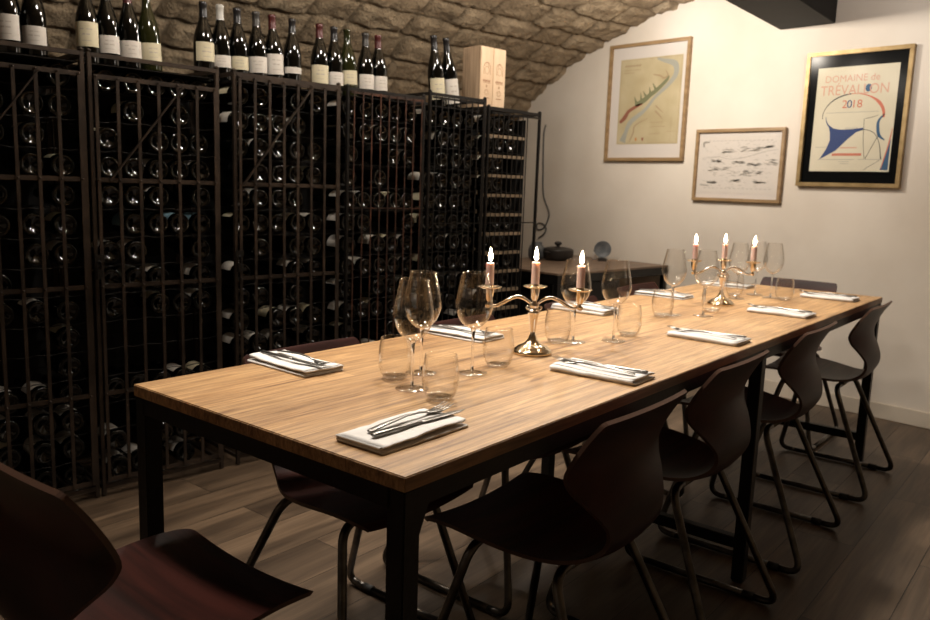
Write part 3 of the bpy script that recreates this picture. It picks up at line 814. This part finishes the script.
for ci, cols in enumerate(COLS):
    for k in range(15):
        z = 1.487 - .1 * k
        if z < .08: continue
        for j, x in enumerate(cols):
            p = .80 if ci < 3 else .86
            if ci == 1 and k in (9, 10): p = 0
            if ci == 1 and k == 5: p = 1 if j else 0
            if ci == 0 and j == 0: p = .5
            if ci >= 3 and k > 11: p = .35
            if ci == 2 and k > 11: p = .6
            if rb.random() < p: slots.append((ci, k, j, x, z))
            else: rb.random()
slots = slots[:]
rb2 = random.Random(5)
while len(slots) > 281: slots.pop(rb2.randrange(len(slots)))
for ci, k, j, x, z in slots:
    r = rb.random()
    ty = 0 if r < .46 else 1 if r < .60 else 3
    if ci == 1 and k == 5: ty = 2
    if ci >= 3: ty = 0 if r < .45 else 1 if r < .62 else 3
    # sits in the wavy wire cradle
    loc = (x + rb.uniform(-.003, .003), FY + .045 + rb.uniform(-.006, .012), z - .046 + .0022 + .0397 + .0035)
    rot = (0, rb.uniform(-.9, .15), 0)
    row = {'0': 'top row'}.get(str(k), ORD[k] + ' row down')
    lb = 'wine bottle lying base outward in the %s, %s, %s from left' % (NAME[ci], row, ORD[j])
    if not used[ty]:
        o = protos[ty]; used[ty] = True; o.location = loc; o.rotation_euler = rot; o['label'] = lb
    else: o = dup(protos[ty], loc, label=lb, rot=rot)

# ------------------------------------------------------------------ sideboard and things on it
sx0, sx1, sy0, sy1, sz = 2.72, XW - .016, 1.985, 2.78, .704
sb = thing('sideboard', 'low sideboard with brown top and black edge, beyond the cages', 'sideboard', (sx0, sy0, 0))
w, dd = sx1 - sx0, sy1 - sy0
MB().bbox(0, w, 0, dd, sz - .012, sz, .002).build('top', side_wood, sb)
m = MB(); m.box(.004, w - .004, .004, .03, sz - .06, sz - .0125); m.box(.004, w - .004, dd - .03, dd - .004, sz - .06, sz - .0125); m.box(.004, .03, .03, dd - .03, sz - .06, sz - .0125); m.box(w - .03, w - .004, .03, dd - .03, sz - .06, sz - .0125)
m.build('apron', black_metal, sb)
MB().box(.05, .72, .10, dd - .04, .08, sz - .0605).build('cabinet_body', sheet_dark, sb)
for x in (.06, .39):
    dq = MB().bbox(x, x + .32, .085, .0995, .10, sz - .08, .002).build('cabinet_door', black_metal, sb)
    MB().bbox(x + .26, x + .275, .072, .085, .35, .45, .002).build('handle', dull_chrome, dq)
for x in (.006, w - .036):
    for y in (.006, dd - .036): MB().bbox(x, x + .03, y, y + .03, 0, sz - .0605, .002).build('leg', black_metal, sb)
p = thing('cooking_pot', 'dark round lidded pot with a knob, standing on the sideboard', 'pot', (3.40, 2.56, sz + .0003))
MB().lathe([(.0001, 0), (.08, 0), (.098, .012), (.104, .04), (.104, .062)], 32).build('pot_body', pot_black, p)
lidp = MB().lathe([(.1055, .0625), (.106, .068), (.092, .078), (.05, .086), (.012, .088)], 32).build('pot_lid', pot_black, p)
MB().lathe([(.012, .088), (.011, .095), (.022, .102), (.026, .112), (.018, .121), (.0001, .124)], 24).build('lid_knob', pot_black, lidp)
for s in (-1, 1): m = MB(); m.tube(smooth_path([(s * .10, -.02, .05), (s * .122, -.012, .054), (s * .122, .012, .054), (s * .10, .02, .05)], 4), .005, 8); m.build('pot_handle', pot_black, p)
p = thing('stoneware_jar', 'small grey jar at the left of the lidded pot', 'jar', (3.30, 2.66, sz + .0003))
MB().lathe([(.0001, 0), (.04, 0), (.052, .02), (.055, .06), (.045, .09), (.034, .10), (.038, .112), (.033, .113), (.029, .10)], 28).build('jar_body', grey_stone, p)
p = thing('round_dish', 'round grey dish standing upright on a small dark stand', 'dish', (3.64, 2.375, sz + .0003), -.93)
MB().bbox(-.03, .03, -.02, .02, 0, .02, .004).build('stand', pot_black, p)
q = MB().lathe([(.0001, .008), (.040, .006), (.053, -.004), (.0565, -.004), (.0565, .0), (.042, .012), (.0001, .014)], 32, (0, 0, .0775), ax='y'); q.build('plate', grey_stone, p)
q = thing('salt_shaker', 'tiny pale shaker left of the upright round dish', 'shaker', (3.66, 2.455, sz + .0003))
MB().lathe([(.0001, 0), (.013, 0), (.015, .01), (.012, .045), (.008, .055)], 16).build('shaker_body', mount_white, q)
MB().lathe([(.0085, .055), (.009, .062), (.006, .068), (.0001, .069)], 16).build('shaker_cap', chrome, q)

# cord on the wall
def wy(y, z, x=XW - .006): return (x, y, z)
m = MB(); m.tube(smooth_path([wy(3.10, 1.63), wy(3.115, 1.55), wy(3.105, 1.30), wy(3.09, 1.12), wy(3.03, 1.0), wy(3.04, .93), wy(3.08, .875), wy(3.13, .865), wy(3.14, .90), wy(3.10, .915), wy(3.05, .885), wy(3.06, .84, XW - .012), wy(3.12, .80)], 6), .0055, 8)
tag(m.build('hanging_cable', cable_m), 'thin grey cable hanging in a loop on the back wall beside the cages', 'cable')

# ------------------------------------------------------------------ pictures on the back wall
def picture(lab, y_l, y_r, z0, z1, fw, depth, fmat, tilt=0.):
    """y_l: left edge (larger y) seen from the room"""
    t = thing('framed_picture', lab, 'picture', (XW - .002, (y_l + y_r) / 2, z0), 0)
    w = (y_l - y_r) / 2; h = z1 - z0
    t.location = (XW - .002, -.837 + ((y_l + y_r) / 2 + .837) * .994, 1.162 + (z0 - 1.162) * .994)
    m = MB()
    for a0, a1, b0, b1 in ((-w, w, h - fw, h), (-w, w, 0, fw), (-w, -w + fw, fw, h - fw), (w - fw, w, fw, h - fw)):
        m.bbox(-depth, 0, a0, a1, b0, b1, .002)
    m.build('frame', fmat, t)
    MB().box(-.008, -.002, -w + fw, w - fw, fw, h - fw).build('backing', mount_white, t)
    g = MB().box(-depth + .006, -depth + .0075, -w + fw, w - fw, fw, h - fw).build('glass_pane', pane_glass, t)
    return t, w, h
def flat(m, x, pts, mi): m.add([(x, y, z) for y, z in pts], [tuple(range(len(pts)))], mi)
def ribbon(m, x, pts, wds, mi):
    """pts in (a,b) fractional handled by caller; returns strip"""
    P = smooth_path([(a, b, 0) for a, b in pts], 5); n = len(P); vs = []
    for i, p in enumerate(P):
        q = P[min(i + 1, n - 1)] - P[max(i - 1, 0)]; q.normalize(); f = i / (n - 1) * (len(wds) - 1); k = min(int(f), len(wds) - 2)
        wd = wds[k] + (wds[k + 1] - wds[k]) * (f - k)
        for s in (-.5, .5): vs.append((x, p.x - q.y * wd * s, p.y + q.x * wd * s))
    m.add(vs, [(2 * i, 2 * i + 1, 2 * i + 3, 2 * i + 2) for i in range(n - 1)], mi)

# 1. old map
t, w, h = picture('tall oak framed antique river map, leftmost on the back wall', 2.565, 1.955, 1.37, 2.128, .022, .028, oak_frame)
mapm = noisy(mat('antique_map_paper', (.55, .46, .28), .8), (.44, .36, .21), (.54, .455, .29), 5)
m = MB(); yl, yr, zb, zt = 2.478 - 2.26, 2.008 - 2.26, 1.48 - 1.37, 2.03 - 1.37
m.box(-.0095, -.0082, yr, yl, zb, zt); m.build('map_sheet', mapm, t)
def mp(a, b): return (yl + (yr - yl) * a, zt + (zb - zt) * b)
river = mat('map_river', (.35, .345, .29), .8); mred = mat('map_red_wash', (.27, .10, .06), .8); mgreen = mat('map_green_wash', (.19, .19, .10), .8); mbrown = mat('map_brown_wash', (.36, .26, .15), .8)
m = MB(); X = -.0098
ribbon(m, X, [mp(.10, .97), mp(.15, .86), mp(.22, .74), mp(.45, .60), mp(.60, .46), mp(.78, .34), mp(.90, .22), mp(.88, .10), mp(.70, .05), mp(.60, .02)], [.05, .028, .034, .024, .020, .026, .034, .04, .022, .015], 0)
ribbon(m, X - .0002, [mp(.04, .74), mp(.12, .68), mp(.18, .61), mp(.32, .55), mp(.40, .53)], [.02, .032, .024, .02, .01], 1)
ribbon(m, X - .0002, [mp(.28, .54), mp(.42, .49), mp(.52, .43), mp(.62, .38), mp(.76, .28), mp(.80, .23)], [.026, .034, .030, .026, .022, .01], 2)
for a, b, c, d2 in ((.30, .52, .26, .44), (.38, .50, .36, .40), (.46, .46, .40, .38), (.52, .42, .50, .34), (.60, .37, .55, .30)):
    ribbon(m, X - .0001, [mp(a, b), mp(c, d2)], [.02, .004], 2)
ribbon(m, X - .0001, [mp(.55, .20), mp(.66, .22), mp(.72, .25), mp(.78, .22), mp(.74, .16)], [.006, .01, .012, .01, .004], 3)
ribbon(m, X - .0001, [mp(.62, .62), mp(.70, .68), mp(.74, .72)], [.012, .008, .003], 3)
ribbon(m, X - .0001, [mp(.62, .56), mp(.74, .64)], [.010, .003], 3)
ribbon(m, X - .0001, [mp(.22, .97), mp(.28, .86), mp(.30, .78), mp(.50, .70)], [.006, .010, .008, .003], 3)
for a, b in ((.03, .02), (.97, .02)): pass
for q0, q1 in (((.02, .015), (.98, .015)), ((.98, .015), (.98, .985)), ((.98, .985), (.02, .985)), ((.02, .985), (.02, .015)), ((.88, .70), (.88, .98)), ((.80, .86), (.97, .86))):
    ribbon(m, X, [mp(*q0), mp(*q1)], [.0016, .0016], 3)
for k in range(6): ribbon(m, X, [mp(.08 + k * .045, .085), mp(.11 + k * .045, .075)], [.012, .010], 3)
for zz, n in ((.13, 8), (.16, 5), (.75, 6), (.80, 7), (.88, 5)):
    for k in range(n):
        o = .07 if zz < .3 else .55; ribbon(m, X, [mp(o + k * .035, zz), mp(o + .025 + k * .035, zz)], [.004, .004], 3)
for a, c in ((.31, 4), (.42, 1)): flat(m, X - .0001, [mp(a, .925), mp(a + .035, .925), mp(a + .03, .96), mp(a + .005, .96)], c)
m.build('map_drawing', [river, mred, mgreen, mbrown, mat('map_orange_wash', (.5, .22, .07), .8)], t)

# 2. engraving
t, w, h = picture('small wide oak framed grey engraving, between the map and the poster', 1.866, 1.297, 1.127, 1.560, .020, .026, oak_frame)
m = MB(); yl, yr, zb, zt = w - .045, -w + .045, .085, h - .075
m.box(-.0095, -.0082, yr - .02, yl + .02, zb - .035, zt + .03); m.build('print_sheet', mat('engraving_paper', (.66, .60, .54), .8), t)
m = MB(); rr = random.Random(4)
def blob(a, b, ra, rb_, mi, n=12, j=.35):
    c = mp(a, b); flat(m, X - .0001 * mi, [(c[0] + ra * math.cos(2 * PI * i / n) * (1 - j * rr.random()), c[1] + rb_ * math.sin(2 * PI * i / n) * (1 - j * rr.random())) for i in range(n)], mi)
for a, b, ra, rb_ in ((.27, .62, .060, .033), (.63, .68, .078, .026), (.67, .16, .050, .024), (.36, .20, .026, .018), (.93, .45, .026, .028), (.47, .85, .022, .012), (.80, .88, .025, .010), (.16, .90, .02, .01), (.50, .45, .024, .010), (.72, .50, .03, .012), (.20, .42, .02, .014), (.88, .12, .022, .012)):
    for q in range(int(8 + ra * 260)):
        a2 = a + rr.uniform(-1, 1) * ra * 2.6; b2 = b + rr.uniform(-1, 1) * rb_ * 2.0
        ribbon(m, X, [mp(a2 - .03, b2 + rr.uniform(-.02, .02)), mp(a2, b2 + rr.uniform(-.015, .015)), mp(a2 + .04, b2)], [.002, .0055, .0015], rr.choice((0, 0, 0, 0, 1)))
for k in range(150):
    a, b = rr.random(), rr.random(); ribbon(m, X, [mp(a, b), mp(min(a + rr.uniform(.01, .05), 1), b + rr.uniform(-.02, .02))], [.0012, .0028], 0)
ribbon(m, X, [mp(0, .36), mp(.2, .33), mp(.4, .38), mp(.6, .34), mp(.85, .22), mp(1, .18)], [.002, .003, .002, .004, .003, .002], 0)
ribbon(m, X, [mp(.02, .12), mp(.02, .02), mp(.10, .01)], [.010, .016, .006], 1); ribbon(m, X, [mp(.0, .95), mp(.12, .97)], [.012, .008], 0)
for k in range(16): ribbon(m, X, [mp(.08 + k * .055, -.02 + .008 * (k % 2)), mp(.11 + k * .055, -.02)], [.004, .004], 0)
for k in range(16): ribbon(m, X, [mp(.06 + k * .058, 1.02), mp(.09 + k * .058, 1.02)], [.004, .003], 0)
m.build('engraved_lines', [mat('engraving_light_line', (.44, .40, .35), .8), mat('engraving_dark_line', (.33, .30, .26), .8)], t)

# 3. poster
t, w, h = picture('gold framed wine poster with blue shapes on a black mount, rightmost', 1.207, .660, 1.231, 1.955, .022, .030, gold_frame)
MB().box(-.0092, -.0081, -w + .022, w - .022, .022, h - .022).build('black_mount', mount_black, t)
yc = (1.207 + .660) / 2; yl, yr, zb, zt = 1.144 - yc, .725 - yc, 1.315 - 1.231, 1.870 - 1.231
MB().box(-.0105, -.0093, yr, yl, zb, zt).build('poster_sheet', poster_paper, t)
m = MB(); X = -.0108
def arc(cx, cy, rx, ry, a0, a1, wd, mi, n=8):
    ribbon(m, X, [mp(cx + rx * math.cos(math.radians(a0 + (a1 - a0) * i / n)), cy - ry * math.sin(math.radians(a0 + (a1 - a0) * i / n))) for i in range(n + 1)], wd, mi)
arc(.48, .475, .37, .215, 95, 185, [.006, .007, .004, .003], 2); arc(.48, .475, .39, .215, 95, -5, [.003, .004, .008, .016, .015, .010], 0)
P_ = lambda *a: [mp(*q) for q in a]
flat(m, X, P_((.195, .545), (.27, .585), (.36, .598), (.50, .595), (.64, .585), (.64, .605), (.56, .625), (.46, .69), (.32, .80), (.12, .885), (.20, .78), (.235, .70), (.225, .62)), 1)
ribbon(m, X, P_((.155, .47), (.17, .52), (.20, .56)), [.002, .005, .008], 1)
ribbon(m, X, P_((.88, .46), (.82, .52), (.815, .58), (.84, .66), (.91, .705)), [.006, .012, .016, .016, .005], 3)
ribbon(m, X, P_((.65, .50), (.72, .49), (.81, .47)), [.002, .003, .002], 2); ribbon(m, X, P_((.64, .50), (.655, .70), (.69, .88)), [.0025, .0025, .0025], 2)
ribbon(m, X, P_((.70, .88), (.77, .76), (.84, .64)), [.003, .003, .003], 2); ribbon(m, X, P_((.60, .61), (.68, .605), (.78, .64), (.85, .73), (.89, .88)), [.003, .003, .003, .003, .006], 2)
ribbon(m, X, P_((.69, .985), (.80, .93), (.90, .88)), [.002, .002, .002], 2)
flat(m, X, P_((.97, .70), (.985, .70), (.985, .985), (.89, .985), (.93, .87)), 3); ribbon(m, X - .0001, P_((.99, .60), (.965, .74), (.93, .87), (.90, .98)), [.004, .006, .005, .002], 0)
c = mp(.655, .212); m.add([(X - .0002, c[0] + .0165 * math.cos(a * PI / 10), c[1] + .020 * math.sin(a * PI / 10)) for a in range(20)], [tuple(range(20))], 3)
for z_, a0, a1 in ((.435, .16, .80), (.585, .42, .56), (.765, .06, .20), (.885, .10, .56), (.885, .62, .88), (.905, .38, .50), (.925, .40, .48)):
    k = a0
    while k < a1: ribbon(m, X, P_((k, z_), (k + .018, z_)), [.0028, .0028], 4); k += .026
k = .28
for q in range(14): flat(m, X, P_((k, .825), (k + .024, .825), (k + .024, .85), (k, .85)), 0); k += .0265
k = .38
for q in range(8): flat(m, X, P_((k, .765), (k + .02, .765), (k + .02, .78), (k, .78)), 5); k += .026
def T(txt, a, b, size, mi, sq=1.):
    c = mp(a, b); vs, fs = text_mesh(txt, size, lambda x, y: (X - .0003, c[0] - x, c[1] + y), squash=sq); m.add(vs, fs, mi)
T('DOMAINE de', .44, .115, .052, 5, .95); T('TRÉVALLON', .48, .225, .075, 5, .86); T('2', .38, .36, .06, 0); T('0', .44, .36, .06, 1); T('18', .53, .36, .06, 0)
m.build('poster_print', [ink_red, ink_blue, ink_black, ink_steel, ink_grey, ink_rose], t)

# ------------------------------------------------------------------ lights
LC = (1, .915, .80)
def spot(loc, target, power, size, blend=.6, rad=.03, col=(1, .80, .58)):
    l = bpy.data.lights.new('ceiling_spot', 'SPOT'); l.energy = power; l.spot_size = math.radians(size); l.spot_blend = blend; l.shadow_soft_size = rad; l.color = col
    o = bpy.data.objects.new('ceiling_spot', l); COL.objects.link(o); o.location = loc
    o.rotation_euler = (Vector(target) - Vector(loc)).to_track_quat('-Z', 'Y').to_euler(); return o
def bulb(loc, power, rad=.03, col=(1, .915, .80)):
    l = bpy.data.lights.new('bulb_or_fill', 'POINT'); l.energy = power; l.shadow_soft_size = rad; l.color = col
    o = bpy.data.objects.new('bulb_or_fill', l); COL.objects.link(o); o.location = loc; return o
for x in (.15, .95, 1.75, 2.55):
    spot((x, .80 + .05 * x, 2.22), (x + .02, .40 + .12 * x, .75), 46, 112, 1., .08, LC)
for x in (.5, 1.25, 2.0, 2.75): bulb((x, 1.62, 2.10), 9, .045)
spot((2.65, 1.66, 2.12), (XW, 1.62, 1.80), 29, 125, 1., .03, LC)
spot((2.95, .35, 2.10), (XW, .72, 1.98), 9, 95, 1., .03, (1, .95, .9))
spot((3.35, 2.0, 2.05), (XW, 2.02, 2.25), 1.2, 60, 1., .02, (.9, .93, 1))
bulb((1.5, -1.15, 2.0), 5, .10)  # added soft fill for the right side of the table and floor
bulb((3.0, -.9, 2.0), 3, .10)  # weaker added fill on the same side, towards the back wall
world = bpy.data.worlds.new('world'); scn.world = world; world.use_nodes = True
world.node_tree.nodes['Background'].inputs[0].default_value = (1, .85, .7, 1); world.node_tree.nodes['Background'].inputs[1].default_value = .004

# ------------------------------------------------------------------ camera
yaw, pitch, roll, F = .8052, .1529, .0344, 799.15
cy, sy, cp, sp = math.cos(yaw), math.sin(yaw), math.cos(pitch), math.sin(pitch)
f = Vector((cy * cp, sy * cp, -sp)); r = Vector((sy, -cy, 0)); u = r.cross(f)
cr, sr = math.cos(roll), math.sin(roll); r2 = r * cr + u * sr; u2 = -r * sr + u * cr
cam = bpy.data.cameras.new('camera'); co = bpy.data.objects.new('camera', cam); COL.objects.link(co)
co.matrix_world = Matrix(((r2.x, u2.x, -f.x, CAM.x), (r2.y, u2.y, -f.y, CAM.y), (r2.z, u2.z, -f.z, CAM.z), (0, 0, 0, 1)))
cam.sensor_width = 36; cam.lens = 36 * F / 930; cam.clip_start = .02
cam.dof.use_dof = True; cam.dof.focus_distance = 1.62; cam.dof.aperture_fstop = 7.0
scn.camera = co
scn.view_settings.view_transform = 'Standard'; scn.view_settings.look = 'None'; scn.view_settings.gamma = 1; scn.view_settings.exposure = 1.0
